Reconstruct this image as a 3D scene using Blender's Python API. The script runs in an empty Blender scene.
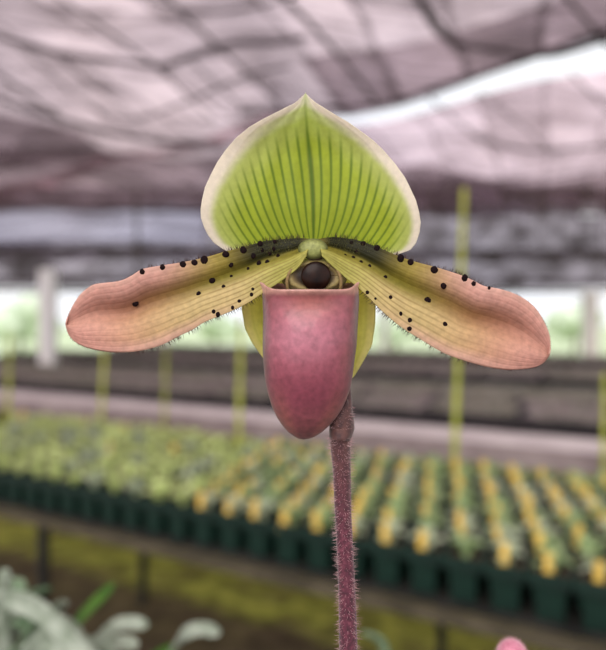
import bpy, math, random
from mathutils import Vector, Matrix
random.seed(7)
R = random.random
def RU(a, b): return a + (b-a)*random.random()
C = bpy.context.scene.collection
F = 650.0            # focal length in pixels of the 606x650 frame
H = 1.30             # camera height
HOR = 320.0          # horizon row
S0 = 0.13            # distance of the flower
K = S0/F             # metres per pixel at the flower

def P(px, py, Y):
    return Vector(((px-303)/F*Y, Y, H-(py-HOR)/F*Y))
def onz(px, py, z):  # where the sight line meets height z
    return P(px, py, (H-z)*F/(py-HOR))
def FP(px, py, d=0.0):   # flower point, d = depth behind the flower plane in flower pixels
    return P(px, py, S0+d*K)

def lin(c): 
    return tuple(((v/255)/12.92 if v/255 <= .04045 else ((v/255+.055)/1.055)**2.4) for v in c)
def L4(c): return lin(c)+(1,)

# ---------------------------------------------------------------- materials
class NT:
    def __init__(s, name):
        s.m = bpy.data.materials.new(name); s.m.use_nodes = True
        s.t = s.m.node_tree; s.t.nodes.clear()
        s.out = s.n('ShaderNodeOutputMaterial')
    def n(s, typ, **kw):
        x = s.t.nodes.new(typ)
        for k, v in kw.items(): setattr(x, k, v)
        return x
    def l(s, a, b): s.t.links.new(a, b)
    def noise(s, scale, detail=3, vec=None, rough=.5):
        x = s.n('ShaderNodeTexNoise'); x.inputs['Scale'].default_value = scale
        x.inputs['Detail'].default_value = detail; x.inputs['Roughness'].default_value = rough
        if vec is not None: s.l(vec, x.inputs['Vector'])
        return x.outputs['Fac']
    def ramp(s, fac, stops):
        x = s.n('ShaderNodeValToRGB'); e = x.color_ramp.elements
        while len(e) < len(stops): e.new(.5)
        for i, (p, c) in enumerate(stops): e[i].position = p; e[i].color = c
        s.l(fac, x.inputs[0]); return x.outputs[0]
    def mix(s, f, a, b, mode='MIX'):
        x = s.n('ShaderNodeMix', data_type='RGBA', blend_type=mode)
        for v, i in ((f, 0), (a, 6), (b, 7)):
            if hasattr(v, 'node'): s.l(v, x.inputs[i])
            else: x.inputs[i].default_value = v
        return x.outputs[2]
    def math(s, op, a, b=0.0, c=None):
        x = s.n('ShaderNodeMath', operation=op)
        for i, v in enumerate((a, b, c)):
            if v is None: continue
            if hasattr(v, 'node'): s.l(v, x.inputs[i])
            else: x.inputs[i].default_value = v
        return x.outputs[0]
    def attr(s, name): return s.n('ShaderNodeAttribute', attribute_name=name)
    def coord(s, kind='Object'): return s.n('ShaderNodeTexCoord').outputs[kind]
    def surf(s, col, rough=.6, transl=0.0, tcol=None, bump=None, bstr=.3, bdist=.001, spec=.4, sheen=0, coat=0):
        p = s.n('ShaderNodeBsdfPrincipled')
        if hasattr(col, 'node'): s.l(col, p.inputs['Base Color'])
        else: p.inputs['Base Color'].default_value = col
        p.inputs['Roughness'].default_value = rough
        p.inputs['Specular IOR Level'].default_value = spec
        p.inputs['Sheen Weight'].default_value = sheen
        p.inputs['Coat Weight'].default_value = coat
        if bump is not None:
            b = s.n('ShaderNodeBump'); b.inputs['Strength'].default_value = bstr; b.inputs['Distance'].default_value = bdist
            s.l(bump, b.inputs['Height']); s.l(b.outputs[0], p.inputs['Normal'])
        o = p.outputs[0]
        if transl:
            t = s.n('ShaderNodeBsdfTranslucent')
            tc = tcol if tcol is not None else col
            if hasattr(tc, 'node'): s.l(tc, t.inputs[0])
            else: t.inputs[0].default_value = tc
            m = s.n('ShaderNodeMixShader'); m.inputs[0].default_value = transl
            s.l(o, m.inputs[1]); s.l(t.outputs[0], m.inputs[2]); o = m.outputs[0]
        s.l(o, s.out.inputs[0]); return s.m

def noisy(name, c1, c2, scale=20, rough=.7, bstr=.2, bdist=.002, transl=0, spec=.3, detail=4, c3=None, lo=.35, hi=.65):
    t = NT(name); v = t.coord()
    f = t.noise(scale, detail, v)
    st = [(lo, L4(c1)), (hi, L4(c2))]
    if c3: st = [(lo, L4(c1)), ((lo+hi)/2, L4(c3)), (hi, L4(c2))]
    return t.surf(t.ramp(f, st), rough, transl, bump=f, bstr=bstr, bdist=bdist, spec=spec)

# ---------------------------------------------------------------- mesh builder
def wloc(o):
    v = Vector((0, 0, 0))
    while o is not None: v += o.location; o = o.parent
    return v
class MB:
    def __init__(s): s.v = []; s.f = []; s.mi = []; s.col = {}; s.uv = {}
    def vert(s, p): s.v.append(Vector(p)); return len(s.v)-1
    def face(s, idx, m=0): s.f.append(tuple(idx)); s.mi.append(m)
    def box(s, c, sx, sy, sz, M=None, m=0, taper=1.0):
        c = Vector(c); b = len(s.v)
        for z in (-1, 1):
            k = taper if z < 0 else 1
            for x, y in ((-1, -1), (1, -1), (1, 1), (-1, 1)):
                p = Vector((x*sx/2*k, y*sy/2*k, z*sz/2))
                if M is not None: p = M @ p
                s.v.append(c+p)
        for q in ((3, 2, 1, 0), (4, 5, 6, 7), (0, 1, 5, 4), (1, 2, 6, 5), (2, 3, 7, 6), (3, 0, 4, 7)):
            s.face([b+i for i in q], m)
    def tube(s, pts, rad, n=8, m=0, cap=True):
        pts = [Vector(p) for p in pts]
        if not hasattr(rad, '__len__'): rad = [rad]*len(pts)
        up = None; b0 = len(s.v)
        for i, p in enumerate(pts):
            t = (pts[min(i+1, len(pts)-1)]-pts[max(i-1, 0)]).normalized()
            if up is None:
                up = t.orthogonal().normalized()
            up = (up - t*up.dot(t)); 
            if up.length < 1e-6: up = t.orthogonal()
            up.normalize(); q = t.cross(up)
            for k in range(n):
                a = 2*math.pi*k/n
                s.v.append(p+(up*math.cos(a)+q*math.sin(a))*rad[i])
        for i in range(len(pts)-1):
            for k in range(n):
                a = b0+i*n+k; b = b0+i*n+(k+1) % n
                s.face((a, b, b+n, a+n), m)
        if cap:
            s.face([b0+k for k in range(n)][::-1], m); e = b0+(len(pts)-1)*n
            s.face([e+k for k in range(n)], m)
    def grid(s, fn, nu, nv, m=0, wrapu=False, keep=None):
        b = len(s.v)
        for j in range(nv+1):
            for i in range(nu+1):
                r = fn(i/nu, j/nv)
                s.v.append(Vector(r[0])); k = len(s.v)-1
                if len(r) > 1 and r[1] is not None: s.col[k] = r[1]
                if len(r) > 2 and r[2] is not None: s.uv[k] = r[2]
        for j in range(nv):
            for i in range(nu):
                a = b+j*(nu+1)+i
                s.face((a, a+1, a+nu+2, a+nu+1), m)
    def ball(s, c, r, m=0, n=8, sx=1, sy=1, sz=1, noise=0):
        c = Vector(c); b = len(s.v); rows = n//2+1
        for j in range(rows+1):
            th = math.pi*j/rows
            for k in range(n):
                a = 2*math.pi*k/n; q = r*(1+noise*(R()-.5))
                s.v.append(c+Vector((sx*q*math.sin(th)*math.cos(a), sy*q*math.sin(th)*math.sin(a), sz*q*math.cos(th))))
        for j in range(rows):
            for k in range(n):
                a = b+j*n+k; d = b+j*n+(k+1) % n
                s.face((a, a+n, d+n, d), m)
    def hair(s, p, q, r, m=0):
        p = Vector(p); q = Vector(q); t = (q-p).normalized(); u = t.orthogonal().normalized(); w = t.cross(u); b = len(s.v)
        for k in range(3):
            a = 2.0944*k; s.v.append(p+(u*math.cos(a)+w*math.sin(a))*r)
        s.v.append(q)
        for k in range(3): s.face((b+k, b+(k+1) % 3, b+3), m)
    def build(s, name, mats, parent=None, smooth=True, solid=0, bevel=0, data_only=False, weld=0):
        me = bpy.data.meshes.new(name)
        o = wloc(parent) if parent is not None else Vector((0, 0, 0))
        me.from_pydata([tuple(p-o) for p in s.v], [], s.f)
        if not isinstance(mats, (list, tuple)): mats = [mats]
        for x in mats: me.materials.append(x)
        me.polygons.foreach_set('material_index', s.mi)
        me.polygons.foreach_set('use_smooth', [smooth]*len(s.f))
        if s.col:
            a = me.color_attributes.new('Col', 'FLOAT_COLOR', 'POINT')
            for k in range(len(s.v)): a.data[k].color = tuple(s.col.get(k, (1, 1, 1)))[:3]+(1,)
        if s.uv:
            a = me.attributes.new('Q', 'FLOAT_VECTOR', 'POINT')
            for k in range(len(s.v)): 
                u = s.uv.get(k, (0, 0, 0)); a.data[k].vector = u
        me.update()
        ob = bpy.data.objects.new(name, me); C.objects.link(ob)
        if parent is not None: ob.parent = parent
        if weld:
            md = ob.modifiers.new('weld', 'WELD'); md.merge_threshold = weld
        if solid:
            md = ob.modifiers.new('solid', 'SOLIDIFY'); md.thickness = solid; md.offset = 0
        if bevel:
            md = ob.modifiers.new('bevel', 'BEVEL'); md.width = bevel; md.segments = 2; md.limit_method = 'ANGLE'
        return ob
def tag(o, label, cat, group=None, kind=None):
    o['label'] = label; o['category'] = cat
    if group: o['group'] = group
    if kind: o['kind'] = kind
    return o
def empty(name, loc, label=None, cat=None, group=None):
    o = bpy.data.objects.new(name, None); C.objects.link(o); o.location = Vector(loc); o.empty_display_size = .02
    if label: tag(o, label, cat, group)
    return o
def struct(o): o['kind'] = 'structure'; return o
def lerp(a, b, t): return a+(b-a)*t
def smooth(a, b, x):
    t = max(0, min(1, (x-a)/(b-a))); return t*t*(3-2*t)
def mixc(a, b, t): return tuple(lerp(x, y, t) for x, y in zip(a, b))
def interp(tab, x):
    if x <= tab[0][0]: return tab[0][1]
    for (a, b), (c, d) in zip(tab, tab[1:]):
        if x <= c: return lerp(b, d, (x-a)/(c-a))
    return tab[-1][1]
def catmull(pts, n):
    pts = [Vector(p) for p in pts]; out = []
    m = len(pts)
    for i in range(m-1):
        p0 = pts[max(i-1, 0)]; p1 = pts[i]; p2 = pts[i+1]; p3 = pts[min(i+2, m-1)]
        for k in range(n):
            t = k/n
            out.append(.5*((2*p1)+(p2-p0)*t+(2*p0-5*p1+4*p2-p3)*t*t+(3*p1-p0-3*p2+p3)*t**3))
    out.append(pts[-1]); return out
def resample(pts, n):
    d = [0]
    for a, b in zip(pts, pts[1:]): d.append(d[-1]+(b-a).length)
    out = []; k = 0
    for i in range(n+1):
        s = d[-1]*i/n
        while k < len(d)-2 and d[k+1] < s: k += 1
        t = (s-d[k])/max(1e-9, d[k+1]-d[k]); out.append(pts[k].lerp(pts[k+1], min(1, t)))
    return out

# ================================================================ ORCHID
def flower_mat(name, stripes=None, rough=.5, transl=.25, nscale=900, namp=.25, sheen=.1, bump=.35, spec=.35, coat=0):
    t = NT(name); base = t.attr('Col').outputs['Color']; v = t.coord()
    nf = t.noise(nscale, 4, v)
    dark = t.mix(1.0, base, t.ramp(nf, [(.25, (1-namp, 1-namp, 1-namp, 1)), (.75, (1+namp, 1+namp, 1+namp, 1))]), 'MULTIPLY')
    col = dark; hgt = nf
    if stripes:
        q = t.attr('Q').outputs['Vector']; sp = t.n('ShaderNodeSeparateXYZ'); t.l(q, sp.inputs[0])
        w = t.math('COSINE', t.math('MULTIPLY', sp.outputs[0], 2*math.pi))
        w = t.math('MAXIMUM', w, 0.0); w = t.math('POWER', w, stripes[0])
        f = t.math('MULTIPLY', w, sp.outputs[1])
        col = t.mix(f, dark, stripes[1]); hgt = t.math('ADD', t.math('MULTIPLY', w, -.5), nf)
    return t.surf(col, rough, transl, bump=hgt, bstr=bump, bdist=.0002, spec=spec, sheen=sheen, coat=coat)

m_dorsal = flower_mat('dorsal_tissue', (1.8, L4((96, 124, 20))), transl=.4, namp=.08, sheen=0)
m_petal = flower_mat('petal_tissue', (1.2, L4((128, 96, 48))), transl=.25, namp=.16, sheen=0, spec=.2)
m_pouch = flower_mat('pouch_tissue', None, rough=.42, transl=.06, nscale=750, namp=.26, spec=.5, sheen=.15, bump=.5, coat=.15)
m_syn = flower_mat('synsepal_tissue', (2, L4((214, 216, 118))), transl=.7, namp=.08)
m_col = flower_mat('column_tissue', None, transl=.1, namp=.3, nscale=1500)
t = NT('stem_skin'); v = t.coord()
sx = t.n('ShaderNodeSeparateXYZ'); t.l(v, sx.inputs[0])
topf = t.ramp(t.math('MULTIPLY', t.math('SUBTRACT', sx.outputs[2], .376), 40), [(.0, (0, 0, 0, 1)), (.85, (1, 1, 1, 1))])
scol = t.mix(topf, t.ramp(t.noise(1300, 4, v), [(.3, L4((54, 18, 30))), (.52, L4((88, 32, 50))), (.74, L4((120, 60, 74)))]), t.ramp(t.noise(900, 4, v), [(.3, L4((58, 28, 32))), (.7, L4((98, 60, 54)))]))
m_stem = t.surf(scol, .6, bump=t.noise(2000, 3, v), bstr=.4, bdist=.0003, sheen=.3)
t = NT('bract_skin'); v = t.coord()
m_bract = t.surf(t.ramp(t.noise(900, 4, v), [(.3, L4((58, 28, 32))), (.7, L4((98, 60, 54)))]), .6, bump=t.noise(2000, 3, v), bstr=.4, bdist=.0003, sheen=.3)
m_wart = noisy('wart_maroon', (14, 5, 7), (30, 10, 12), 3000, .7, spec=.1)
m_hairpale = noisy('hair_pale', (215, 165, 170), (235, 200, 200), 500, .6, transl=.3)
m_hairdark = noisy('hair_dark', (44, 28, 24), (80, 52, 44), 500, .6)
m_hairgreen = noisy('hair_green', (110, 110, 50), (165, 160, 90), 500, .6, transl=.2)
m_dark = NT('staminode_dark')
m_dark = m_dark.surf(m_dark.ramp(m_dark.noise(400, 3, m_dark.coord()), [(.3, L4((22, 10, 8))), (.7, L4((48, 26, 18)))]), .3, spec=.16)

# stem base well below the frame, on the foreground bench
zb = H-.42
stem_x = FP(349, 700, 12).x
orchid = empty('slipper_orchid', (stem_x+.003, S0+.02, zb), 'large slipper orchid flower with green striped hood, spotted petals and pink pouch in the centre', 'orchid')

# --- dorsal sepal
Lp = [(93, 0), (98, 5), (103, 11), (112, 29), (119, 43), (127, 57), (138, 71), (150, 82), (162, 91), (174, 98), (187, 105), (200, 109), (210, 111), (218, 111), (227, 108.5), (235, 105), (243, 99), (250, 89), (256, 70), (262, 38), (266, 0)]
Rp = [(93, 0), (98, 5), (103, 11), (115, 30), (122, 42), (130, 53), (140, 66), (150, 76), (164, 87), (178, 96), (190, 101), (200, 105), (212, 107.5), (222, 108.5), (232, 107), (243, 103), (250, 97), (256, 80), (262, 45), (266, 0)]
def dorsal(u01, t01):
    u = u01*2-1; y = lerp(266, 93, 1-(1-t01)**1.25) if t01 < 1 else 93
    # denser rows near tip and base
    tt = .5-.5*math.cos(math.pi*t01); y = lerp(266, 93, tt)
    xc = lerp(313.5, 305.5, smooth(0, 1, (266-y)/173))
    W = interp(Lp, y) if u < 0 else interp(Rp, y)
    x = xc+u*W
    wn = W/110
    d = 34-22*(u*u)*wn - 16*smooth(160, 93, y) + 8*smooth(200, 262, y)
    d += 1.2*math.cos(u*22)*(1-abs(u))*wn
    if abs(u) > .86: d += (abs(u)-.86)*22*wn
    # colour zones
    side = (1-abs(u))*W*math.cos(math.atan(max(0, (interp(Lp, y+4)-interp(Lp, y-4))/8)))
    top = 1.0
    cream = lin((242, 230, 212)); pale = lin((196, 202, 112)); green = lin((178, 190, 50)); deep = lin((162, 174, 42))
    wid = 1.25 if u < 0 else 1.0
    wid *= lerp(.75, 1.2, smooth(250, 150, y))
    c = mixc(cream, pale, smooth(5*wid, 15*wid, side))
    c = mixc(c, green, smooth(9*wid, 42*wid, side))
    c = mixc(c, deep, .6*smooth(40, 80, side))
    c = mixc(c, lin((182, 198, 72)), .8*smooth(150, 105, y)*smooth(3, 9, side))
    if abs(u) < .5: c = mixc(c, lin((190, 205, 110)), .5*smooth(112, 95, y))
    # veins: a fan from the base
    dx = x-313.5; dy = 254-y; r = math.hypot(dx, dy)+1e-6
    th = math.degrees(math.atan2(dx + (313.5-xc)*smooth(20, 150, dy), max(dy, -30)))
    q = th*(1+.026*r)
    vf = .85*smooth(9*wid, 34*wid, side)*(1-.6*smooth(95, 158, r))*smooth(3, 12, r)*(1-.5*smooth(200, 300, abs(q)))
    vf = max(0, vf)
    if abs(q) < 10: vf = max(vf, 1.1*smooth(160, 80, r)) + .15
    c = mixc(c, lin((70, 92, 20)), .65*smooth(9, 3, abs(q))*smooth(120, 165, y))
    return FP(x, y, d), c, (q/21.5, min(1, vf), 0)
g = MB(); g.grid(dorsal, 220, 150)
g.build('dorsal_sepal', m_dorsal, orchid, solid=.00025)

# --- petals
def petal(top, bot, side, name):
    nS = 130; nV = 44
    T = resample(catmull([(a, b, 0) for a, b in top], 8), nS); B = resample(catmull([(a, b, 0) for a, b in bot], 8), nS)
    pts = {}
    def depth(s, v):
        d = 2 + 10*math.exp(-((v-.42)/.17)**2)*(1-smooth(.75, 1, s)) - 9*math.sin(math.pi*s)*.6 + 3*math.sin(v*9+s*5)*.3
        d += 10*smooth(.75, 0, s)*smooth(.55, 0, v)      # upper edge leans back near the base
        d += 5*(v-.5)*smooth(.1, .6, s) + 6*smooth(.85, 1, s)
        d += 1.6*math.sin(s*16)*abs(v-.5)*2
        d -= 7*smooth(.12, 0, s)
        return d
    def fn(s, v):
        vv = v
        a = T[min(nS, int(round(s*nS)))]; b = B[min(nS, int(round(s*nS)))]
        p = a.lerp(b, vv)
        d = depth(s, v)
        tip = smooth(.45, .95, s)
        pinkT = lin((216, 158, 144)); pinkE = lin((224, 176, 160)); olive = lin((140, 124, 48)); gold = lin((206, 180, 124)); tan = lin((202, 154, 118))
        green = lin((180, 172, 88))
        up = mixc(mixc(lin((120, 108, 48)), lin((160, 140, 62)), smooth(.1, .35, s)), lin((212, 158, 144)), smooth(.32, .62, s))
        mid = mixc(lin((130, 118, 40)), lin((160, 108, 78)), smooth(.3, .75, s))
        low = mixc(mixc(green, gold, smooth(.1, .35, s)), tan, smooth(.4, .8, s))
        c = mixc(up, mid, smooth(.12, .4, v)); c = mixc(c, low, smooth(.42, .66, v))
        c = mixc(c, mixc(gold, pinkE, smooth(.2, .6, s)), .8*smooth(.8, .98, v)*smooth(.15, .4, s))
        c = mixc(c, pinkT, smooth(.62, .92, s)*(1-.35*math.exp(-((v-.45)/.18)**2)))
        c = mixc(c, pinkE, .7*smooth(.12, .02, v)*smooth(.4, .6, s))
        dk = smooth(.38, .2, s)*smooth(.42, .3, v)*smooth(.0, .05, s)
        c = mixc(c, lin((26, 28, 12)), .93*dk)
        rw = abs(math.sin(v*37))
        pts[(round(s*nS), round(v*nV))] = (p.x, p.y, d)
        vf = .5*(.12+.88*smooth(.45, .6, v))*smooth(.85, .25, s)*smooth(.97, .9, v)*smooth(0, .08, s)*(1-dk)
        return FP(p.x, p.y, d), c, (v*13+.3*math.sin(s*4), vf, 0)
    g = MB(); g.grid(fn, nS, nV)
    ob = g.build(name, m_petal, orchid, solid=.0003)
    def surf(px, py):
        k = min(pts.items(), key=lambda kv: (kv[1][0]-px)**2+(kv[1][1]-py)**2)
        return k[1][2]
    # hairs on both margins
    h = MB(); step = .28
    def edge_hairs(E, v, sgn, lo, hi, n, ln):
        for _ in range(n):
            s = RU(lo, hi); i = min(nS-1, int(s*nS)); a = E[i].lerp(E[i+1], s*nS-i)
            d = pts[(i, 0 if v == 0 else nV)][2]
            t = (E[i+1]-E[i]).normalized(); nrm = Vector((t.y, -t.x, 0))
            if nrm.y*sgn > 0: nrm = -nrm
            l = ln*RU(.5, 1.15); q = a+nrm*l+t*RU(-.35, .35)*l
            h.hair(FP(a.x, a.y, d), FP(q.x, q.y, d+RU(-2, 2)), .00006)
    edge_hairs(T, 0, 1, .03, .62, 190, 5.5)
    edge_hairs(T, 0, 1, .62, .98, 60, 1.8)
    edge_hairs(B, 1, -1, .2, .75, 150, 5.5)
    edge_hairs(B, 1, -1, .75, .98, 60, 2)
    hb = h.build('hair', m_hairdark, ob, smooth=False); hb['kind'] = 'stuff'
    return ob, surf
topL = [(312, 239), (299, 238), (287, 239), (273, 240), (261, 242), (244, 247), (227, 251), (205, 257.5), (184, 262), (162, 265.5), (143, 269), (131, 276), (119, 281), (96, 284), (88, 288), (81, 294), (74, 304), (68, 316), (66, 324)]
botL = [(306, 256), (298, 268), (284, 279), (263, 293), (248, 303), (235, 309.5), (222, 315), (205, 322), (192, 330), (179, 336), (166, 343), (154, 347.5), (141, 350.5), (128, 352), (112, 352), (98, 350), (86, 347), (76, 342), (69, 334), (66, 324)]
topR = [(318, 239), (333, 237), (351, 239), (364, 242), (377, 247), (389, 252), (401, 257), (416, 262), (433, 266.5), (448, 271), (463, 276), (474, 281), (484, 286), (500, 289), (514, 293.5), (526, 300), (536, 309), (543, 320), (549, 334), (550.5, 346), (549, 355)]
botR = [(322, 256), (332, 266), (347, 279), (355, 285), (364, 293), (372, 301), (381, 310), (391, 319), (403, 328.5), (420, 339), (433, 347), (446, 354), (463, 360), (480, 365), (494, 368), (507, 369.5), (521, 369), (534, 367), (543, 362.5), (549, 355)]
pl, sL = petal(topL, botL, -1, 'petal'); pr, sR = petal(topR, botR, 1, 'petal')
WL = [(203, 97, 7), (250, 87, 7), (298, 80, 8), (325, 76, 8), (348, 70, 9), (398, 57, 9), (438, 47, 9), (478, 32, 7), (410, 80, 7), (366, 116, 9.5), (335, 149, 6), (187, 170, 9), (393, 132, 5), (462, 60, 6), (475, 77, 7), (495, 75, 6), (483, 47, 5), (513, 28, 6), (370, 190, 5), (380, 197, 6), (414, 181, 5), (430, 166, 5), (458, 151, 5), (461, 138, 4), (411, 108, 4), (450, 90, 4), (500, 55, 5), (520, 60, 5), (510, 44, 5)]
WR = [(235, 66, 9), (258, 75, 8), (313, 93, 9.5), (335, 130, 8), (384, 112, 8), (405, 125, 6), (297, 165, 9.5), (180, 42, 8), (148, 32, 7), (199, 110, 5), (338, 220, 6), (235, 195, 5), (256, 210, 5.5), (255, 230, 6), (211, 157, 5), (157, 146, 5), (176, 160, 3.5), (124, 65, 5), (142, 75, 5), (162, 85, 5), (441, 135, 4), (105, 60, 5), (120, 30, 5), (132, 50, 5)]
for WW, ox, oy, sf, ob in ((WL, 55, 230, sL, pl), (WR, 300, 230, sR, pr)):
    g = MB()
    for x, y, r in WW:
        px = ox+x/2.331; py = oy+y/2.331; d = sf(px, py)
        g.ball(FP(px, py, d-.8), r/2.331*K*.98, n=10, sy=.28, sx=RU(.85, 1.05), sz=RU(.9, 1.15), noise=.16)
    w = g.build('warts', m_wart, ob); w['label'] = 'raised maroon black spots'

# --- synsepal behind the pouch
SL = [(250, 262), (262, 246), (290, 243), (308, 241.5), (328, 245), (341, 251), (355, 261), (375, 276), (400, 297)]
SR = [(250, 350), (262, 372), (285, 376), (298, 376), (325, 375), (345, 372), (360, 364), (375, 355), (388, 342), (400, 320)]
def syn(u, v):
    y = lerp(252, 399, v); l = interp(SL, y); r = interp(SR, y); x = lerp(l, r, u)
    d = 34 + 10*math.sin(math.pi*u) - 8*abs(u-.5)
    c = mixc(lin((250, 246, 172)), lin((240, 238, 144)), smooth(.0, .25, abs(u-.5)))
    c = mixc(c, lin((244, 236, 170)), smooth(.38, .5, abs(u-.5)))
    return FP(x, y, d), c, (u*14, .3, 0)
g = MB(); g.grid(syn, 60, 50); g.build('synsepal', m_syn, orchid, solid=.00025)

# --- pouch
PL = [(281, 261), (288, 262), (300, 263.2), (315, 263.8), (345, 263.3), (362, 264), (379, 265.6), (393, 268.5), (406, 272.5), (417, 277.5), (426, 283.5), (432, 289), (436, 295), (438, 299), (438.8, 303)]
PR = [(281, 357.5), (288, 358), (300, 358.5), (328, 357), (345, 356), (359, 354), (375, 352), (389, 349.5), (400, 345.5), (409.5, 341), (418, 335), (426, 328), (432, 321), (436, 314.5), (438, 309), (438.8, 303)]
def pouch(a, v):
    ph = a*2*math.pi            # 0 = right, pi/2 = front, pi = left
    cs = math.cos(ph); sn = math.sin(ph)
    rim = 289.5-8.5*abs(cs)**9 - (3*(1-sn) if sn < 0 else 0)*0
    if sn < 0: rim = 281+ 3*(-sn)
    yb = lerp(289, 438.8, 1-(1-v)**1.55)
    y = yb+(rim-289)*(1-smooth(0, .45, v))
    l = interp(PL, max(281, y if v < .02 else y)); r = interp(PR, max(281, y))
    w = (r-l)/2; cx = (r+l)/2
    if v > .995: w = 0
    bulge = 1+.10*math.sin(math.pi*min(1, max(0, (y-300)/110)))
    ed = 2.3
    csx = math.copysign(abs(cs)**.92, cs)
    dd = w*.82*bulge
    x = cx+w*csx
    d = 6 - dd*sn
    flare = 3.0*(1-smooth(0, .035, v))
    d -= flare*max(0, sn)
    d += 5.5*max(0, sn)*math.exp(-((y-308)/14)**2)*math.exp(-((x-311)/30)**2)   # dimple below the rim
    if abs(cs) > .97: x += math.copysign(1.5, cs)*(1-smooth(0, .03, v))
    fr = max(0, sn)
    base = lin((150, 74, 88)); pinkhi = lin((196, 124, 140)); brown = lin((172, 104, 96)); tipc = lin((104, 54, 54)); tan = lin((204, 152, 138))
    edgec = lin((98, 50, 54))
    c = mixc(edgec, base, smooth(.15, .75, fr))  # sides painted darker: form shading put into the colour
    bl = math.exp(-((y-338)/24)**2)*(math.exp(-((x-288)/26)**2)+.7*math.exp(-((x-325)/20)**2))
    c = mixc(c, pinkhi, min(.65, .6*bl*fr))  # soft highlights either side of the middle, painted into the pouch colour
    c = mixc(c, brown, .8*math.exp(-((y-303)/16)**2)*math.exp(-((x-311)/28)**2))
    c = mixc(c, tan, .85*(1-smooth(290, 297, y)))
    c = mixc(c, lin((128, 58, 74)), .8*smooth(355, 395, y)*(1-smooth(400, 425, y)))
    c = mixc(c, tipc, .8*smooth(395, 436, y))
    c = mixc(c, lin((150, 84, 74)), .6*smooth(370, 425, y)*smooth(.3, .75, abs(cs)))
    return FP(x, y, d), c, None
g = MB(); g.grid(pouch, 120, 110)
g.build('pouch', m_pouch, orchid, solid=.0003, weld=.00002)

# --- column and staminode
col = MB()
def shield(a, v):
    ph = a*2*math.pi; rr = v
    x = 314+33*rr*math.cos(ph); y = 276-17*rr*math.sin(ph)
    if math.sin(ph) < 0: y = 276+18*rr*abs(math.sin(ph))
    d = 2+9*rr*rr - 4*math.exp(-((rr-.78)/.13)**2)
    c = mixc(lin((40, 24, 14)), lin((112, 88, 46)), smooth(.42, .74, rr))
    c = mixc(c, lin((168, 146, 92)), smooth(.6, .8, rr)*smooth(1.05, .9, rr))
    c = mixc(c, lin((140, 136, 66)), smooth(.88, 1.0, rr))
    return FP(x, y, d), c, None
col.grid(shield, 60, 20)
cobj = col.build('staminode', m_col, orchid, solid=.0004)
g = MB()
g.ball(FP(316, 276, 0), 15*K, n=28, sy=.38, sz=.98)
b = g.build('staminode_boss', m_dark, cobj); b['label'] = 'glossy dark brown knob'
for x0, sg in ((291, -1), (344, 1)):
    g = MB(); pth = [FP(314+sg*14, 264, 4), FP(314+sg*20, 267, 2), FP(314+sg*25, 274, 1), FP(314+sg*27, 283, 1), FP(314+sg*25.5, 292, 3)]
    g.tube(catmull(pth, 5), [K*1.7]*21, 8)
    for k in range(len(g.v)): g.col[k] = lin((138, 110, 66))
    g.build('column_wing', m_col, cobj)
# hairy boss where sepal and petals join
g = MB()
def boss(a, v):
    ph = a*2*math.pi; th = v*math.pi/2
    x = 313+15*math.sin(th)*math.cos(ph); y = 249-10.5*math.sin(th)*math.sin(ph)
    return FP(x, y, 4-8*math.cos(th)), mixc(lin((150, 152, 88)), lin((96, 98, 44)), smooth(.3, .9, v)), None
g.grid(boss, 40, 16)
cb = g.build('column_base', m_col, orchid)
g = MB()
for _ in range(520):
    a = RU(0, 6.283); rr = math.sqrt(R())
    x = 313+60*rr*math.cos(a); y = 247-9*rr*math.sin(a)+ (abs(x-313)/60)**2*3
    d = -2+8*rr
    l = RU(2, 4.5)
    g.hair(FP(x, y, d), FP(x+RU(-1.5, 1.5), y-l*.5+RU(-1, 1), d-l), .00003)
h = g.build('hair', m_hairgreen, cb, smooth=False); h['kind'] = 'stuff'

# --- ovary, bract, stem
sc = [(348.3, 650), (347.2, 600), (345, 550), (343, 510), (341.8, 470), (340.2, 445), (339.6, 432), (340.5, 422)]
path = [Vector((stem_x+.003, S0+.020, zb+.10)), Vector((stem_x+.002, S0+.019, zb+.2)), FP(349.5, 760, 14), FP(349.3, 700, 13)]+[FP(a, b, 14) for a, b in sc]
rads = [.0026, .0025, 9.2*K, 9.1*K]+[x*K for x in (9.3, 8.8, 8.4, 8.5, 9.2, 10.3, 10.5, 9.5)]
PP = catmull(path, 8); RR = [v.x for v in catmull([(r, 0, 0) for r in rads], 8)]
g = MB(); g.tube(PP, RR, 20); st = g.build('flower_stem', m_stem, orchid)
ov = [FP(a, b, d) for a, b, d in ((340.2, 428, 14), (341.5, 418, 15), (343.5, 406, 17), (344, 392, 22), (340, 360, 32), (330, 310, 30), (318, 268, 18), (314, 255, 12))]
g = MB(); OP = catmull(ov, 6); g.tube(OP, [v.x for v in catmull([(r*K, 0, 0) for r in (11.3, 11.0, 9.3, 7.5, 8, 8, 9, 8)], 6)], 18)
g.build('ovary', m_bract, orchid)
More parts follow.
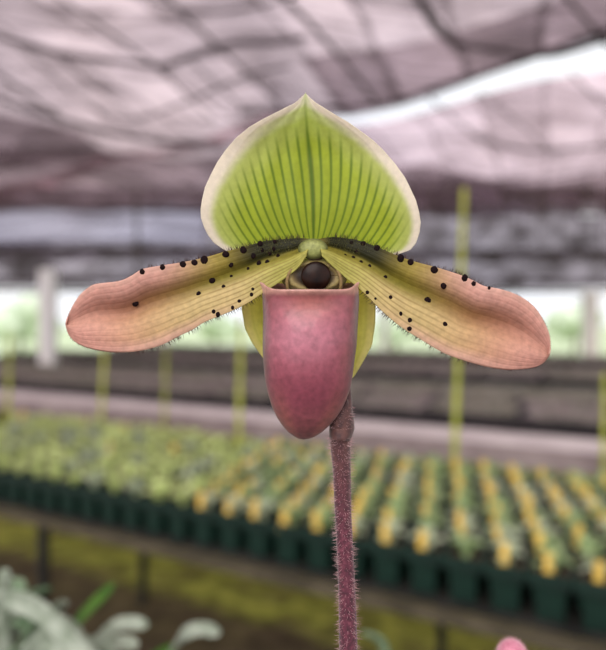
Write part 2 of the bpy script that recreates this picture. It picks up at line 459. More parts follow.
# bract: a folded leaf hugging the ovary, pointed upward
def bract(u, v):
    a = math.radians(lerp(-150, 150, u)); y = lerp(441, 399, v)
    w = interp([(0, 9.9), (.2, 11.6), (.3, 12.3), (.55, 10.2), (.8, 6), (1, .6)], v)
    cx = interp([(0, 340.2), (.5, 343), (1, 347)], v)
    a *= lerp(1, .55, v)
    return FP(cx+w*math.sin(a), y, 14-13*math.cos(a)*lerp(1, .75, v)+5*v), None, None
g = MB(); g.grid(bract, 24, 16); g.build('bract', m_bract, orchid, solid=.0002)
g = MB()
for _ in range(2300):
    i = RU(8, len(PP)-12.5); k = int(i); p = PP[k].lerp(PP[k+1], i-k); r = lerp(RR[k], RR[k+1], i-k)
    a = RU(0, 6.283); dr = Vector((math.cos(a), math.sin(a), RU(-.25, .25)))
    l = RU(3, 8.5)*K
    p0 = p+Vector((dr.x, dr.y, 0))*r*.97
    g.hair(p0, p0+dr.normalized()*l, .000032)
for _ in range(260):
    i = RU(0, 12); k = int(i); p = OP[k].lerp(OP[k+1], i-k); a = RU(0, 6.283)
    dr = Vector((math.cos(a), math.sin(a), RU(-.2, .2))); p0 = p+Vector((dr.x, dr.y, 0))*K*11
    g.hair(p0, p0+dr*RU(2, 5)*K, .00003)
h = g.build('hair', m_hairpale, st, smooth=False); h['kind'] = 'stuff'; h['label'] = 'short pale pink hairs'

# basal leaves and pot of the orchid, below the frame
m_leaf = noisy('orchid_leaf', (52, 78, 40), (96, 120, 70), 60, .5)
m_potblack = noisy('black_pot', (28, 30, 28), (46, 48, 46), 40, .5)
m_bark = noisy('bark_mix', (50, 34, 24), (112, 84, 60), 140, .9, bstr=1, bdist=.01)
def add_pot(name, loc, rt, rb, h, parent, matp=None):
    g = MB(); L = Vector(loc); n = 28
    prof = [(rb*.9, 0.0), (rb, 0), (rt*.94, h*.86), (rt, h*.86), (rt, h), (rt*.93, h), (rt*.9, h*.85)]
    for j, (r, z) in enumerate(prof):
        for k in range(n):
            a = 2*math.pi*k/n; g.v.append(L+Vector((r*math.cos(a), r*math.sin(a), z)))
    for j in range(len(prof)-1):
        for k in range(n):
            a = j*n+k; b = j*n+(k+1) % n; g.face((a, b, b+n, a+n))
    g.face([k for k in range(n)][::-1]); g.face([(len(prof)-1)*n+k for k in range(n)], 1)
    return g.build(name, [matp or m_potblack, m_bark], parent, smooth=False)
add_pot('pot', (stem_x+.003, S0+.02, zb), .055, .042, .105, orchid)
def blade(g, base, tip, mid, w, n=14, fold=.25, side=None, m=0, prof=None):
    c = catmull([base, mid, tip], n//2); c = [Vector(p) for p in c]
    N = len(c)-1
    sd0 = side or (Vector(tip)-Vector(base)).cross(Vector((0, 0, 1)))
    if sd0.length < 1e-6: sd0 = Vector((1, 0, 0))
    sd0 = Vector(sd0).normalized(); b = len(g.v)
    for i, p in enumerate(c):
        t = i/N; tg = (c[min(i+1, N)]-c[max(i-1, 0)]).normalized()
        sd = (sd0-tg*sd0.dot(tg)).normalized(); nn = sd.cross(tg)
        ww = w*(prof(t) if prof else max(.04, math.sin(math.pi*min(1, .12+.88*t))**.7))
        for u in (-1, -.5, 0, .5, 1):
            g.v.append(p+sd*u*ww/2+nn*(abs(u)*fold*ww/2))
    for i in range(N):
        for k in range(4):
            a = b+i*5+k; g.face((a, a+1, a+6, a+5), m)
for i in range(6):
    a = i*1.05+.4; o = Vector((stem_x+.003, S0+.02, zb+.1)); dr = Vector((math.cos(a), math.sin(a), 0))
    g = MB(); blade(g, o+dr*.003, o+dr*.06+Vector((0, 0, .0)), o+dr*.035+Vector((0, 0, .035)), .03)
    g.build('leaf', m_leaf, orchid, solid=.0005)

# --- pink bud at the bottom edge
bud = empty('orchid_bud', P(512, 1500, .165), 'small fuzzy pink orchid bud rising at the bottom edge right of the stem', 'flower bud')
bud.location = Vector((.130, .20, zb))
t = NT('bud_skin'); v = t.coord()
m_bud = t.surf(t.ramp(t.noise(1500, 3, v), [(.3, L4((176, 84, 112))), (.7, L4((222, 148, 168)))]), .6, sheen=.5, bump=t.noise(2500, 3, v), bstr=.5, bdist=.0003)
g = MB(); B0 = P(512, 657, .165); bs = .165/650
g.ball(B0, 15.5*bs, n=24, sz=1.12); g.build('bud', m_bud, bud)
bz = Vector((.130, .20, zb+.1))
g = MB(); g.tube(catmull([bz, Vector((.118, .195, zb+.19)), Vector((B0.x+.008, B0.y+.005, B0.z-.06)), B0-Vector((0, 0, 13*bs))], 8), .0017, 12); bst = g.build('bud_stem', m_stem, bud)
g = MB()
for _ in range(900):
    a = RU(0, 6.283); zz = RU(-.6, 1); rr = math.sqrt(max(0, 1-zz*zz)); dr = Vector((rr*math.cos(a), rr*math.sin(a), zz*1.12))
    p = B0+dr*15.3*bs; g.hair(p, p+dr*RU(1.5, 3.5)*bs, .00004)
h = g.build('hair', m_hairpale, bud, smooth=False); h['kind'] = 'stuff'
add_pot('pot', (bz.x, bz.y, zb), .05, .04, .105, bud)
for i in range(4):
    a = i*1.57+.8; o = bz; dr = Vector((math.cos(a), math.sin(a), 0))
    g = MB(); blade(g, o+dr*.003, o+dr*.048, o+dr*.03+Vector((0, 0, .02)), .022)
    g.build('leaf', m_leaf, bud, solid=.0005)

# ================================================================ NEAR PLANTS bottom left
m_silver = noisy('silver_leaf', (140, 150, 130), (188, 194, 178), 90, .75, transl=.2)
m_sage = noisy('sage_leaf', (96, 122, 88), (146, 164, 134), 60, .75, transl=.2)
m_strap = noisy('strap_leaf', (58, 104, 30), (100, 142, 52), 50, .5, transl=.25)
def near_plant(name, label, base, leaves, matdef):
    r = empty(name, base, label, 'plant')
    add_pot('pot', base, .05, .04, .1, r)
    base = Vector(base)
    for (bx, by, tx, ty, mx, my, w, Y, mt, lab) in leaves:
        g = MB()
        g_b = Vector(base)+Vector((RU(-.015, .015), RU(-.015, .015), .1))
        low = P(bx, by, Y); tip = P(tx, ty, Y-.01); mid = P(mx, my, Y)
        c = catmull([g_b, low, mid, tip], 6)
        N = len(c)-1; b = 0
        pr = lambda t: .3+.7*smooth(.15, .6, t) if t < .85 else max(.25, math.sqrt(max(0, 1-((t-.85)/.15)**2)))
        sd0 = Vector((.55, .0, .85)) if abs(tx-bx) > abs(ty-by)*.5 else Vector((1, 0, .1)); sd0.normalize()
        for i, p in enumerate(c):
            t = i/N; tg = (c[min(i+1, N)]-c[max(i-1, 0)]).normalized()
            sd = (sd0-tg*sd0.dot(tg)).normalized(); nn = sd.cross(tg); ww = w*Y/F*pr(t)
            for u in (-1, -.6, 0, .6, 1): g.v.append(p+sd*u*ww/2+nn*((1-u*u)*.18*ww))
        for i in range(N):
            for k in range(4):
                a = i*5+k; g.face((a, a+1, a+6, a+5))
        o = g.build('leaf', mt, r, solid=.0006)
        if lab: o['label'] = lab
    return r
NY = .42
near_plant('silver_leaved_plant', 'tuft of pale silvery leaves filling the bottom left corner', (-.20, .40, zb), [
    (8, 690, 6, 568, 2, 610, 15, .42, m_silver, None), (30, 690, 50, 587, 28, 606, 14, .45, m_sage, None),
    (-15, 630, 98, 672, 30, 606, 22, .40, m_silver, None), (-10, 690, 16, 604, 6, 640, 24, .43, m_silver, None), (-4, 690, 30, 626, 14, 650, 18, .41, m_sage, None), (-22, 640, 70, 676, 22, 620, 18, .42, m_sage, None),
    (20, 690, 44, 610, 34, 642, 26, .42, m_sage, None), (40, 700, 66, 600, 52, 620, 13, .46, m_silver, None),
    (-20, 660, 84, 640, 30, 622, 26, .44, m_silver, None), (10, 700, 104, 690, 58, 640, 34, .40, m_silver, None),
    (-30, 660, 26, 586, -5, 600, 20, .46, m_sage, None), (50, 700, 118, 672, 88, 648, 22, .41, m_silver, None)], m_silver)
near_plant('strap_leaved_plant', 'plant with one bright green strap leaf pointing up beside the silvery tuft', (-.235, .53, zb), [
    (40, 690, 114, 584, 72, 628, 13, .50, m_strap, None), (16, 720, 34, 632, 24, 670, 15, .50, m_strap, None)], m_strap)
near_plant('curled_leaf_plant', 'plant with two pale leaf tips curling right at the bottom edge', (-.09, .43, zb), [
    (95, 680, 148, 624, 112, 628, 13, .44, m_silver, None), (90, 690, 138, 644, 108, 647, 14, .43, m_silver, None)], m_silver)
near_plant('arching_leaf_plant', 'plant with a single white tipped leaf arching right near the bottom', (-.09, .56, zb), [
    (150, 700, 220, 632, 186, 634, 13, .48, m_silver, None), (130, 700, 176, 648, 150, 662, 12, .50, m_strap, None)], m_silver)
near_plant('thin_leaved_plant', 'faint green leaf curving low just right of the orchid stem', (P(410, 900, .6).x, .50, zb), [
    (390, 700, 362, 632, 384, 646, 9, .58, m_sage, None)], m_sage)

# bench under the camera carrying the near pots
m_wood = noisy('weathered_wood', (88, 78, 68), (136, 122, 108), 18, .85, bstr=.4)
nb = empty('near_bench', (0, .35, 0), 'wooden bench carrying the orchid pots nearest the viewer', 'bench')
g = MB()
for k in range(8): g.box((0, -.12+k*.115, zb-.0125), 2.4, .105, .025)
g.build('bench_slats', m_wood, nb, smooth=False)
for x in (-1.1, 1.1):
    for y in (-.1, .62):
        g = MB(); g.box((x, y, (zb-.025)/2), .07, .07, zb-.025); g.build('leg', m_wood, nb, smooth=False)

# ================================================================ GREENHOUSE
UD = Vector((.8645, -.5025, 0)); VD = Vector((.5025, .8645, 0)); O = Vector((.572, 1.226, 0))
MU = Matrix((UD, VD, Vector((0, 0, 1)))).transposed()
RZ = math.atan2(UD.y, UD.x)
def BP(u, v, z): return O+UD*u+VD*v+Vector((0, 0, z))
ZT = H-.5            # bench pot rim height

# ground
t = NT('earth_floor'); v = t.coord()
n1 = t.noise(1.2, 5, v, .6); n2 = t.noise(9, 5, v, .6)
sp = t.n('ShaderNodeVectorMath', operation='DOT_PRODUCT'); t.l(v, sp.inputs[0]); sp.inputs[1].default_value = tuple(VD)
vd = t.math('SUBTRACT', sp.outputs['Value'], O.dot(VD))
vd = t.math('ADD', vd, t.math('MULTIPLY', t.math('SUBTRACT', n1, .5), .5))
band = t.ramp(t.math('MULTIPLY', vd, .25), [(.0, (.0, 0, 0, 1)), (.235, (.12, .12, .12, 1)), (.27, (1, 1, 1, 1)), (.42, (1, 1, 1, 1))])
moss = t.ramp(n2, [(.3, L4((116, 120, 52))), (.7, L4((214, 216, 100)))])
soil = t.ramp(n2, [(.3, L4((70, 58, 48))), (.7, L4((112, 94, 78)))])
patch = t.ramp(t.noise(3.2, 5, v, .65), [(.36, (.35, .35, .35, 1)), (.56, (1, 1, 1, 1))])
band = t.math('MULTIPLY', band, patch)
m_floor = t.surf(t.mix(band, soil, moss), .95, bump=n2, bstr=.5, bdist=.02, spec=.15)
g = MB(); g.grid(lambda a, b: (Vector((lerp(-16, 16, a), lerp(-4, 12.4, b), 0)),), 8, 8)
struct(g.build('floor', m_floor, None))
t = NT('lawn'); v = t.coord(); m_lawn = t.surf(t.ramp(t.noise(.35, 5, v), [(.35, L4((160, 178, 130))), (.65, L4((208, 216, 186)))]), .9)
g = MB(); g.grid(lambda a, b: (Vector((lerp(-90, 90, a), lerp(12.4, 120, b), -.02)),), 4, 4)
struct(g.build('floor', m_lawn, None))

# --- seedling pots
m_gpot = noisy('green_pot_plastic', (10, 36, 29), (17, 50, 40), 30, .45, spec=.5)
m_seed = [noisy('seedling_leaf', (184, 206, 118), (232, 242, 176), 35, .6, transl=.25),
          noisy('seedling_leaf', (128, 162, 100), (196, 212, 160), 35, .6, transl=.25),
          noisy('seedling_leaf', (166, 186, 150), (218, 226, 196), 35, .6, transl=.25)]
m_tag = noisy('yellow_tag', (226, 184, 76), (240, 206, 112), 20, .5)
PW = .086; PH = .100
def pot_mesh():
    g = MB(); n = 4
    prof = [(.26, -PH), (.29, -PH), (.345, -.03), (.49, -.028), (.49, 0), (.45, 0), (.43, -.014)]
    for r, z in prof:
        for x, y in ((-1, -1), (1, -1), (1, 1), (-1, 1)): g.v.append(Vector((x*r*PW, y*r*PW, z)))
    for j in range(len(prof)-1):
        for k in range(4): a = j*4+k; b = j*4+(k+1) % 4; g.face((a, b, b+4, a+4))
    g.face((3, 2, 1, 0)); e = (len(prof)-1)*4; g.face((e, e+1, e+2, e+3), 1)
    return g.build('pot', [m_gpot, m_bark], None, smooth=False)
def leaves_mesh(k):
    g = MB()
    for i in range(9):
        a = i*2.4+k; dr = Vector((math.cos(a), math.sin(a), 0)); l = RU(.032, .054); up = RU(.008, .036)
        blade(g, Vector((0, 0, -.014))+dr*.004, dr*l+Vector((0, 0, up*.8)), dr*l*.5+Vector((0, 0, up)), RU(.014, .022), n=8)
    return g.build('leaves', m_seed[k % 3], None)
pot_p = pot_mesh(); lv_p = [leaves_mesh(k) for k in range(6)]
g = MB()
g.box((0, 0, .014), .017, .0015, .062); 
tag_p = g.build('plant_tag', m_tag, None, smooth=False)
PG = 'green pots of seedlings on the nearest bench'
def put_seed(u, v, row, first, tagged, k):
    p = BP(u, v, ZT)
    r = empty('potted_seedling', (p.x, p.y, ZT-PH))
    r.rotation_euler.z = RZ
    for src, rz, off in ((pot_p, 0, Vector((0, 0, PH))), (lv_p[k], RU(0, 6.28), Vector((0, 0, PH)))):
        c = src.copy(); C.objects.link(c); c.parent = r; c.location = off; c.rotation_euler.z = rz
        c.scale = (1, 1, 1) if src is pot_p else (RU(.9, 1.15),)*3
    if tagged:
        c = tag_p.copy(); C.objects.link(c); c.parent = r; c.location = Vector((RU(-.004, .004), -.036, PH+RU(-.008, .006)))
        c.rotation_euler = (RU(-.2, .1), RU(-.12, .12), RU(-.5, .5)); c['label'] = 'yellow plant tag'
    if row == 0:
        tag(r, 'dark green pot of pale seedlings in the front row at the near bench edge', 'potted plant', 'front row of green seedling pots')
    elif row == 8:
        tag(r, 'dark green pot of pale seedlings in the back row beside the pinkish ledge', 'potted plant', 'back row of green seedling pots')
    else:
        tag(r, 'green pot of pale leafy seedlings among the crowded middle rows of the near bench', 'potted plant', 'middle rows of green seedling pots')
cnt = 0
for row in range(9):
    v = .045+row*.0925
    hi = .16-.02*row; lo = -2.02-row*.105
    for i in range(-6, 40):
        u = .16-row*.029-i*.088
        if u < lo or u > hi: continue
        right = u > -1.05-.03*row
        if cnt >= 298: break
        put_seed(u, v, row, i == 0, (R() < .85-.03*row if right else R() < .05), 
                 (random.choice((1, 2, 4, 5, 1)) if right else random.choice((0, 3, 0, 2))))
        cnt += 1
for o in [pot_p, tag_p]+lv_p: bpy.data.objects.remove(o)

# --- near bench frame
m_dkmetal = noisy('dark_metal', (32, 32, 30), (52, 50, 46), 20, .7)
m_rail = noisy('bench_rail', (70, 64, 50), (96, 88, 70), 12, .8)
b1 = empty('seedling_bench', BP(-1.4, .47, 0), 'long grey edged bench holding the green seedling pots', 'bench')
zt = ZT-PH
def bbox(name, u0, u1, v0, v1, z0, z1, mat, par, bevel=0):
    g = MB(); c = BP((u0+u1)/2, (v0+v1)/2, (z0+z1)/2); g.box(c, u1-u0, v1-v0, z1-z0, MU); return g.build(name, mat, par, smooth=False, bevel=bevel)
bbox('bench_top', -3.6, .5, 0.0, .87, zt-.012, zt-.001, m_dkmetal, b1)
bbox('edge_rail', -3.6, .5, -.035, 0.0, zt-.034, zt-.012, m_rail, b1, .003)
bbox('edge_rail', -3.6, .5, .87, .90, zt-.04, zt-.008, m_rail, b1, .003)
for u, v in ((-3.3, .02), (-1.625, .02), (.3, .02), (-3.3, .85), (-2.0, .85), (-.6, .85), (.4, .85)):
    if 1:
        bbox('leg', u-.013, u+.013, v-.013, v+.013, 0, zt-.012, m_dkmetal, b1)

# --- stakes
m_stake = noisy('yellow_green_stake', (150, 160, 52), (196, 200, 88), 12, .6)
stakes = [(238, 458, 241, 318, .011, 'yellow-green stake rising just left of the pink pouch'),
          (453, 482, 464, 192, .011, 'tallest yellow-green stake, passing behind the right petal'),
          (100, 425, 105, 342, .011, 'yellow-green stake below the left petal tip'),
          (164, 418, 166, 345, .009, 'thin yellow-green stake between the left petal tip and the pouch'),
          (7, 430, 10, 335, .010, 'yellow-green stake at the left picture edge'),
          (604, 470, 605, 375, .011, 'yellow-green stake at the right picture edge')]
for x0, y0, x1, y1, r, lab in stakes:
    Y = (H-(zt+.01))*F/(y0+14-HOR) ; b = P(x0, y0+14, Y); e = P(x1, y1, Y)
    b = Vector((b.x, b.y, zt))
    g = MB(); n = 9; pts = [b.lerp(e, i/n) for i in range(n+1)]
    pts2 = []; rr = []
    for i, p in enumerate(pts):
        pts2 += [p, p+(e-b)*.012]; rr += [r*.95*(1.1-.3*i/n), r*.82*(1.1-.3*i/n)]
    g.tube(pts2, rr, 10); o = g.build('plant_stake', m_stake, None); tag(o, lab, 'plant stake', 'yellow-green plant stakes')

# --- second bench with its pinkish ledge
m_pink = noisy('pinkish_board', (200, 192, 190), (224, 218, 214), 6, .7, bstr=.1)
m_edge = noisy('mauve_board_face', (140, 126, 126), (166, 152, 150), 8, .8)
m_black = noisy('black_liner', (24, 22, 24), (40, 36, 38), 20, .8)
m_tray = noisy('tray_plastic', (40, 40, 44), (60, 58, 62), 20, .6)
m_greyed = noisy('grey_green_board', (120, 122, 110), (150, 152, 138), 8, .8)
zl = H-.5
b2 = empty('ledge', BP(-1.5, 1.45, 0), 'wide pinkish grey plank ledge running across behind the green seedlings', 'ledge')
b3 = empty('growing_bench', BP(-1.5, 2.7, 0), 'black topped bench of bark trays directly behind the pinkish ledge', 'bench')
bbox('ledge', -7.5, 3.2, 1.32, 1.63, zl-.03, zl, m_pink, b2, .004)
bbox('ledge_face', -7.5, 3.2, 1.295, 1.32, zl-.085, zl, m_edge, b2, .004)
bbox('dark_band_board', -7.5, 3.2, 1.63, 1.66, zl-.09, zl+.06, m_black, b2)['label'] = 'black upright board standing in for the dark recess behind the ledge'  # board added to give the dark band of the recess
bbox('bench_top', -7.5, 3.2, 1.70, 3.75, zl-.11, zl-.0905, m_black, b3)
bbox('edge_rail', -7.5, 3.2, 3.75, 3.79, zl-.16, zl-.0905, m_greyed, b3, .004)
for u in (-7, -5, -3, -1.2, .8, 2.8):
    bbox('leg', u-.03, u+.03, 1.42, 1.48, 0, zl-.03, m_dkmetal, b2)
    for v in (1.8, 3.6): bbox('leg', u-.03, u+.03, v-.03, v+.03, 0, zl-.11, m_dkmetal, b3)
m_grow = noisy('bark_and_sprouts', (118, 106, 108), (178, 166, 166), 22, .95, bstr=1, bdist=.02, c3=(146, 136, 132))
m_grow2 = noisy('bark_and_sprouts', (110, 106, 96), (172, 168, 152), 22, .95, bstr=1, bdist=.02, c3=(128, 128, 108))
m_sprout = noisy('grey_sprout', (124, 124, 112), (168, 162, 154), 15, .7)
def tray(ku):
    g = MB(); w, d, h = .50, .40, .075
    o = [(w/2*.94, d/2*.94, 0), (w/2, d/2, h), (w/2-.012, d/2-.012, h), (w/2-.02, d/2-.02, h-.015)]
    for a, b_, z in o:
        for x, y in ((-1, -1), (1, -1), (1, 1), (-1, 1)): g.v.append(Vector((x*a, y*b_, z)))
    for j in range(3):
        for k in range(4): a = j*4+k; b_ = j*4+(k+1) % 4; g.face((a, b_, b_+4, a+4))
    g.face((3, 2, 1, 0)); tr = g.build('tray', m_tray, None, smooth=False)
    g = MB(); g.grid(lambda a, b_: (Vector(((a-.5)*(w-.045), (b_-.5)*(d-.045), h-.012+RU(0, .018))),), 22, 18)
    for _ in range(90):
        x = RU(-.22, .22); y = RU(-.17, .17); a = RU(0, 6.28); l = RU(.012, .04)
        blade(g, Vector((x, y, h-.01)), Vector((x+l*math.cos(a), y+l*math.sin(a), h+RU(.01, .045))), Vector((x+l*.4*math.cos(a), y+l*.4*math.sin(a), h+.025)), .012, n=4, m=1)
    gr = g.build('growing_mix', [m_grow if ku else m_grow2, m_sprout], None)
    return tr, gr
protos = [tray(0), tray(1), tray(1)]
def put_tray(u, v, z, label, group):
    r = empty('seed_tray', BP(u, v, z)); r.rotation_euler.z = RZ+(0 if R() < .5 else math.pi)
    for src in random.choice(protos):
        c = src.copy(); C.objects.link(c); c.parent = r; c.location = (0, 0, 0)
    tag(r, label, 'seed tray', group)
for j in range(4):
    for i in range(19):
        put_tray(2.9-i*.53-j*.11, 2.02+j*.43, zl-.09, 'dark tray of grey brown bark with sparse sprouts on the bench behind the pinkish ledge', 'bark trays behind the pinkish ledge')
def far_bench(v0, v1, u0, u1, lab, tl, tg, mat, z):
    b = empty('growing_bench', BP((u0+u1)/2, (v0+v1)/2, 0), lab, 'bench')
    bbox('edge_rail', u0, u1, v0, v0+.04, z-.2, z-.1005, mat, b, .004); bbox('edge_rail', u0, u1, v1-.04, v1, z-.2, z-.1005, mat, b, .004)
    bbox('bench_top', u0, u1, v0+.04, v1-.04, z-.12, z-.1005, m_black, b)
    n = int((u1-u0)/1.8)
    for k in range(n+1):
        for v in (v0+.1, v1-.1):
            u = lerp(u0+.1, u1-.1, k/n); bbox('leg', u-.03, u+.03, v-.03, v+.03, 0, z-.12, m_dkmetal, b)
    v = v0+.30
    while v < v1-.22:
        u = u1-.3
        while u > u0+.3:
            p = BP(u, v, z)
            if abs(p.x) < p.y*.56+.4: put_tray(u, v, z-.1, tl, tg)
            u -= .54
        v += .43
far_bench(4.5, 5.9, -9, 3.4, 'first dark bench of bark trays beyond the ledge bench', 'bark filled tray on the bench midway to the bright far opening', 'bark trays on the middle bench', m_greyed, zl+.02)
far_bench(6.7, 8.1, -9, 4.4, 'farthest bench, just in front of the bright opening', 'bark filled tray on the farthest bench by the bright opening', 'bark trays on the farthest bench', m_greyed, zl+.04)
for a, b in protos: bpy.data.objects.remove(a); bpy.data.objects.remove(b)

# --- back wall: hanging shade curtain above an opening, low wall below
YB = 12.2
def net(name, tint, dens_lo, dens_hi, cloth, scale=(1, 1, 1), nsc=1.2, panels=0):
    t = NT(name); v = t.coord()
    mp = t.n('ShaderNodeMapping'); mp.inputs['Scale'].default_value = scale; t.l(v, mp.inputs[0])
    f = t.noise(nsc, 4, mp.outputs[0], .55)
    mr = t.n('ShaderNodeMapRange'); mr.inputs[1].default_value = .3; mr.inputs[2].default_value = .7
    mr.inputs[3].default_value = dens_lo; mr.inputs[4].default_value = dens_hi; t.l(f, mr.inputs[0])
    dens = mr.outputs[0]
    if panels:      # cloth pieces of uneven density with doubled seams, laid askew
        def dot(vec):
            d_ = t.n('ShaderNodeVectorMath', operation='DOT_PRODUCT'); t.l(v, d_.inputs[0]); d_.inputs[1].default_value = vec; return d_.outputs['Value']
        warp = t.math('MULTIPLY', t.math('SUBTRACT', t.noise(.9, 2, v), .5), .22)
        cb_ = t.n('ShaderNodeCombineXYZ'); t.l(t.math('ADD', dot((-.30, 1.0, 0)), warp), cb_.inputs[0]); t.l(t.math('ADD', dot((.94, -.35, 0)), warp), cb_.inputs[1])
        br = t.n('ShaderNodeTexBrick'); t.l(cb_.outputs[0], br.inputs[0]); br.inputs['Scale'].default_value = 1.0
        br.inputs['Brick Width'].default_value = .95; br.inputs['Row Height'].default_value = .62; br.inputs['Mortar Size'].default_value = .05; br.inputs['Mortar Smooth'].default_value = 1.0
        br.inputs['Color1'].default_value = (0, 0, 0, 1); br.inputs['Color2'].default_value = (.75, .75, .75, 1); br.inputs['Mortar'].default_value = (1, 1, 1, 1)
        dens = t.math('ADD', t.math('MULTIPLY', dens, 1-panels), t.math('MULTIPLY', br.outputs['Color'], panels))
    tr = t.n('ShaderNodeBsdfTransparent'); tr.inputs[0].default_value = L4(tint)
    df = t.n('ShaderNodeBsdfDiffuse'); df.inputs[0].default_value = L4(cloth)
    tl = t.n('ShaderNodeBsdfTranslucent'); tl.inputs[0].default_value = L4(cloth)
    m1 = t.n('ShaderNodeMixShader'); m1.inputs[0].default_value = .5; t.l(df.outputs[0], m1.inputs[1]); t.l(tl.outputs[0], m1.inputs[2])
    m2 = t.n('ShaderNodeMixShader'); t.l(dens, m2.inputs[0]); t.l(tr.outputs[0], m2.inputs[1]); t.l(m1.outputs[0], m2.inputs[2])
    t.l(m2.outputs[0], t.out.inputs[0]); return t.m
n_near = net('shade_net_near', (250, 226, 230), .12, 1.1, (98, 84, 88), (1, 1.7, 1), 2.1, .55)
n_far = net('shade_net_far', (252, 226, 232), .08, .85, (124, 104, 110), (1, 1.2, 1), 1.7, .5)
n_dark = net('shade_net_doubled', (240, 232, 236), .3, 1.0, (122, 114, 118), (.8, 1.5, 1), 1.8, .45)
n_curt = net('side_curtain', (225, 215, 225), .5, 1.1, (106, 98, 104), (.8, 1, 1.9), 2.3)
n_curtL = net('side_curtain_thin', (228, 222, 240), .42, .95, (128, 122, 138), (.35, 1, 3.2), 2.0)

def back(px0, px1, py0, py1, Y, mat, name='wall_back', fold=.05):
    a = P(px0, py0, Y); b = P(px1, py1, Y); g = MB()
    g.grid(lambda u, v: (Vector((lerp(a.x, b.x, u), Y+fold*math.sin(u*60+v*4)+fold*.6*math.sin(u*23), lerp(a.z, b.z, v)+.04*math.sin(u*9)*(v))),), 160, 6)
    return struct(g.build(name, mat, None))
for q in ((-330, 206, 188, 209), (-330, 206, 241, 262), (204, 466, 188, 262), (464, 524, 211, 262), (522, 580, 188, 262), (578, 602, 188, 201), (578, 602, 216, 262), (600, 930, 188, 262)):
    back(*q, YB, n_curt, fold=.01)
back(-330, 930, 250, 289, YB-.25, n_curt)
back(-330, 207, 205, 245, YB-.06, n_curtL, fold=.01); back(462, 526, 186, 213, YB-.06, n_curtL, fold=.01)
m_lowwall = noisy('low_block_wall', (120, 122, 112), (150, 150, 138), 4, .9)

# roof
ZR = H+2.2
def sag(x, y): return -.10*math.sin(x*1.35+.4)**2*1 -.05*math.sin(y*2.1+x*.7)
def roof_patch(name, corners, mat, dz=0, n=40):
    A, B, Cc, D = [Vector(c) for c in corners]   # near-left, near-right, far-right, far-left
    g = MB()
    def fn(u, v):
        p = A.lerp(B, u).lerp(D.lerp(Cc, u), v); return (Vector((p.x, p.y, ZR+dz+sag(p.x, p.y))),)
    g.grid(fn, n, n); return struct(g.build(name, mat, None))
def RP(px, py): 
    p = onz(px, py, ZR); return Vector((p.x, p.y, 0))
# seam between near and far sheets follows a line drawn on the roof
s0 = RP(340, 106); s1 = RP(606, 36); sd = (s1-s0).normalized()
E0 = s0-sd*14; E1 = s1+sd*7
nv = Vector((-sd.y, sd.x, 0))
if nv.y < 0: nv = -nv
roof_patch('ceiling', (Vector((-12, -1.0, 0)), Vector((9, -1.0, 0)), E1, E0), n_near)
# far sheets: left overlaps the seam, right leaves an open slit
g1 = s0-sd*.15
roof_patch('ceiling', (E0-nv*.5, g1-nv*.5, Vector((g1.x+.4, YB, 0)), Vector((-14, YB, 0))), n_near, -.05)
w0 = s0+nv*.36-sd*.2; w1 = E1+nv*1.1
roof_patch('ceiling', (w0, w1, Vector((14, YB, 0)), Vector((g1.x-.1, YB, 0))), n_far, .02)
# second layers
roof_patch('ceiling', (RP(-200, 112), RP(420, 150), Vector((8, YB-.2, 0)), Vector((-14, YB-.2, 0))), n_dark, -.16)
roof_patch('ceiling', (RP(380, 160), RP(700, 150), Vector((14, YB-.2, 0)), Vector((1, YB-.2, 0))), n_dark, -.2)
roof_patch('ceiling', (RP(-60, 92), RP(80, 118), RP(125, 150), RP(-80, 150)), n_dark, -.12, 16)
roof_patch('ceiling', (RP(300, 50), RP(620, -30), RP(645, 20), RP(345, 96)), n_dark, -.1, 20)
# cables
m_wire = noisy('roof_wire', (60, 52, 56), (84, 74, 80), 6, .7)
wires = [([(55, -5), (150, 62), (215, 122)], .014), ([(160, -8), (280, 105)], .016), ([(278, -8), (330, 45), (378, 104)], .022),
         ([(-5, 72), (62, 118)], .02), ([(415, -8), (458, 48)], .018), ([(562, -8), (612, 50)], .02), ([(430, 98), (470, 132), (500, 160)], .013),
         ([(478, 92), (525, 128), (565, 165)], .012), ([(570, 72), (615, 118)], .012), ([(60, 60), (120, 105), (165, 140)], .012), ([(20, 48), (70, 90)], .010), ([(185, 55), (225, 92), (265, 128)], .012),
         ([(-10, 33), (30, 46), (65, 55), (125, 62), (165, 65), (200, 53), (235, 43), (275, 43), (303, 38)], .028),
         ([(150, 0), (200, 12), (250, 8), (300, -6)], .014),
         ([(-10, 97), (70, 122), (125, 135), (165, 142), (240, 146)], .034),
         ([(95, 108), (130, 120), (185, 103), (240, 78), (290, 66)], .018),
         ([(414, -8), (433, 25), (453, 42), (503, 52), (553, 55), (615, 37)], .026),
         ([(240, 112), (303, 111), (363, 106), (403, 100), (453, 83), (513, 64), (615, 28)], .034),
         ([(473, 134), (523, 150), (615, 146)], .022), ([(400, 176), (500, 180), (615, 170)], .016)]
for i, (pl_, r) in enumerate(wires):
    pts = []
    for x, y in pl_:
        p = onz(x, y, ZR-.22); pts.append(p)
    g = MB(); g.tube(catmull(pts, 6), r*.75, 8); struct(g.build('trim_%d' % (i+1), m_wire, None))
# horizontal poles at the curtain
for i, (px0, y0, px1, y1, Y, r) in enumerate([(-330, 196, 260, 213, YB-.9, .04), (-330, 246, 930, 254, YB-.7, .035), (-330, 279, 930, 284, YB-.5, .04), (-330, 291, 930, 292, YB-.3, .03), (350, 216, 930, 210, YB-.9, .015)]):
    g = MB(); g.tube([P(px0, y0, Y), P(px1, y1, Y)], r, 8); struct(g.build('trim_%d' % (40+i), m_wire, None))
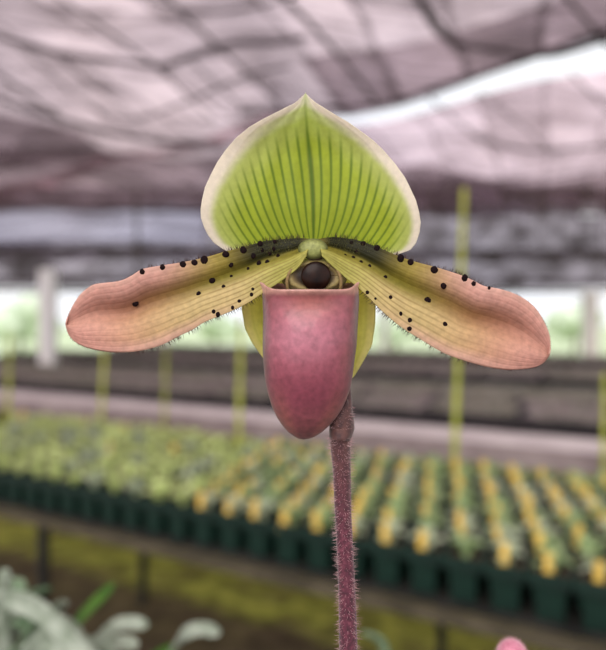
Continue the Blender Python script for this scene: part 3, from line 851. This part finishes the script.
# low wall at the back
g = MB(); g.box((0, YB, .19), 30, .18, .38); struct(g.build('wall_back', m_lowwall, None, smooth=False))

# posts
m_white = noisy('white_post', (240, 244, 240), (252, 254, 250), 6, .6)
def post(px, w, Y, ztop, lab, mat=m_white):
    p = P(px, HOR, Y); g = MB(); ww = w*Y/F
    r = empty('roof_post', (p.x, Y, 0), lab, 'post', 'roof posts at the far side')
    g.box((p.x, Y, ztop/2), ww, ww, ztop); g.build('shaft', mat, r, smooth=False, bevel=.01)
    g = MB(); g.box((p.x, Y, .06), ww*1.7, ww*1.7, .12); g.build('footing', m_lowwall, r, smooth=False)
post(48, 14, 8.0, H+.62, 'white square post left of the left petal tip')
post(590, 13, 11.2, H+.5, 'white square post at the right edge beyond the right petal tip')
post(165, 8, 11.4, H+.4, 'thin white post seen just below the left petal')
post(137, 3, 10.2, ZR-.1, 'slender grey pole above the left petal reaching the roof', m_rail)
post(385, 7, 11.5, H+.4, 'thin white post between the pouch and the right petal')
# pale spot near right edge is the gap left in the curtain
# trees and hedge outside, hazy with distance
m_tree = noisy('outside_foliage', (190, 208, 170), (232, 240, 222), 1.2, .9, transl=.2, bstr=0)
for i, (px, w, Y, top, lab) in enumerate([(20, 60, 26, 298, 'pale green bush seen outside by the left edge'), (105, 50, 28, 304, 'pale green bush outside behind the left petal tip'), (215, 45, 30, 312, 'pale green bush outside between the left petal and the pouch'),
                              (395, 50, 27, 306, 'pale green bush outside between the pouch and the right petal'), (480, 70, 30, 300, 'pale green bush outside behind the right petal'), (575, 44, 25, 305, 'pale green bush outside beyond the right petal tip')]):
    b = P(px, HOR, Y); zt_ = P(px, top, Y).z; g = MB()
    r = empty('bush', (b.x, Y, -.02), lab, 'bush')
    for k in range(9):
        a = k*.7; q = RU(0, .38)*w*Y/F; hh = RU(.45, .78)*zt_
        g.ball((b.x+q*math.cos(a*3), Y+q*math.sin(a*3), hh), RU(.22, .3)*zt_, n=14, noise=.25, sx=1.3)
    g.build('foliage', m_tree, r)
    g = MB(); g.tube([(b.x, Y, -.02), (b.x+.05, Y, zt_*.5)], [.09, .05], 8); g.build('trunk', m_wood, r)

# ================================================================ LIGHT
W = bpy.data.worlds.new('sky'); bpy.context.scene.world = W; W.use_nodes = True
nt = W.node_tree; nt.nodes.clear()
bg = nt.nodes.new('ShaderNodeBackground'); o = nt.nodes.new('ShaderNodeOutputWorld')
tc = nt.nodes.new('ShaderNodeTexCoord'); nz = nt.nodes.new('ShaderNodeTexNoise'); nz.inputs['Scale'].default_value = 2.5; nz.inputs['Detail'].default_value = 3
rp = nt.nodes.new('ShaderNodeValToRGB'); e = rp.color_ramp.elements; e[0].position = .35; e[0].color = (.86, .90, .97, 1); e[1].position = .65; e[1].color = (1, 1, 1, 1)
nt.links.new(tc.outputs['Generated'], nz.inputs['Vector']); nt.links.new(nz.outputs['Fac'], rp.inputs[0]); nt.links.new(rp.outputs[0], bg.inputs[0])
bg.inputs[1].default_value = 1.25
nt.links.new(bg.outputs[0], o.inputs[0])
sl = bpy.data.lights.new('sun', 'SUN'); sl.energy = 2.3; sl.angle = math.radians(50); sl.color = (1, .97, .93)
so = bpy.data.objects.new('sun', sl); C.objects.link(so)
d = Vector((.3, .75, -.66)); so.rotation_euler = d.to_track_quat('-Z', 'Y').to_euler(); so.location = (0, -3, 4)

# ================================================================ CAMERA
cam = bpy.data.cameras.new('camera'); co = bpy.data.objects.new('camera', cam); C.objects.link(co)
cam.sensor_fit = 'HORIZONTAL'; cam.sensor_width = 36; cam.lens = F/606*36
co.location = (0, 0, H); co.rotation_euler = (math.pi/2, 0, 0)
cam.shift_y = -5/606
cam.clip_start = .01; cam.clip_end = 300
cam.dof.use_dof = True; cam.dof.focus_distance = S0; cam.dof.aperture_fstop = cam.lens/3.3
sc_ = bpy.context.scene; sc_.camera = co
sc_.view_settings.view_transform = 'Standard'; sc_.view_settings.look = 'None'; sc_.view_settings.gamma = 1
sc_.view_settings.exposure = 0.0
sc_.cycles.use_denoising = True; sc_.cycles.max_bounces = 8; sc_.cycles.transparent_max_bounces = 12
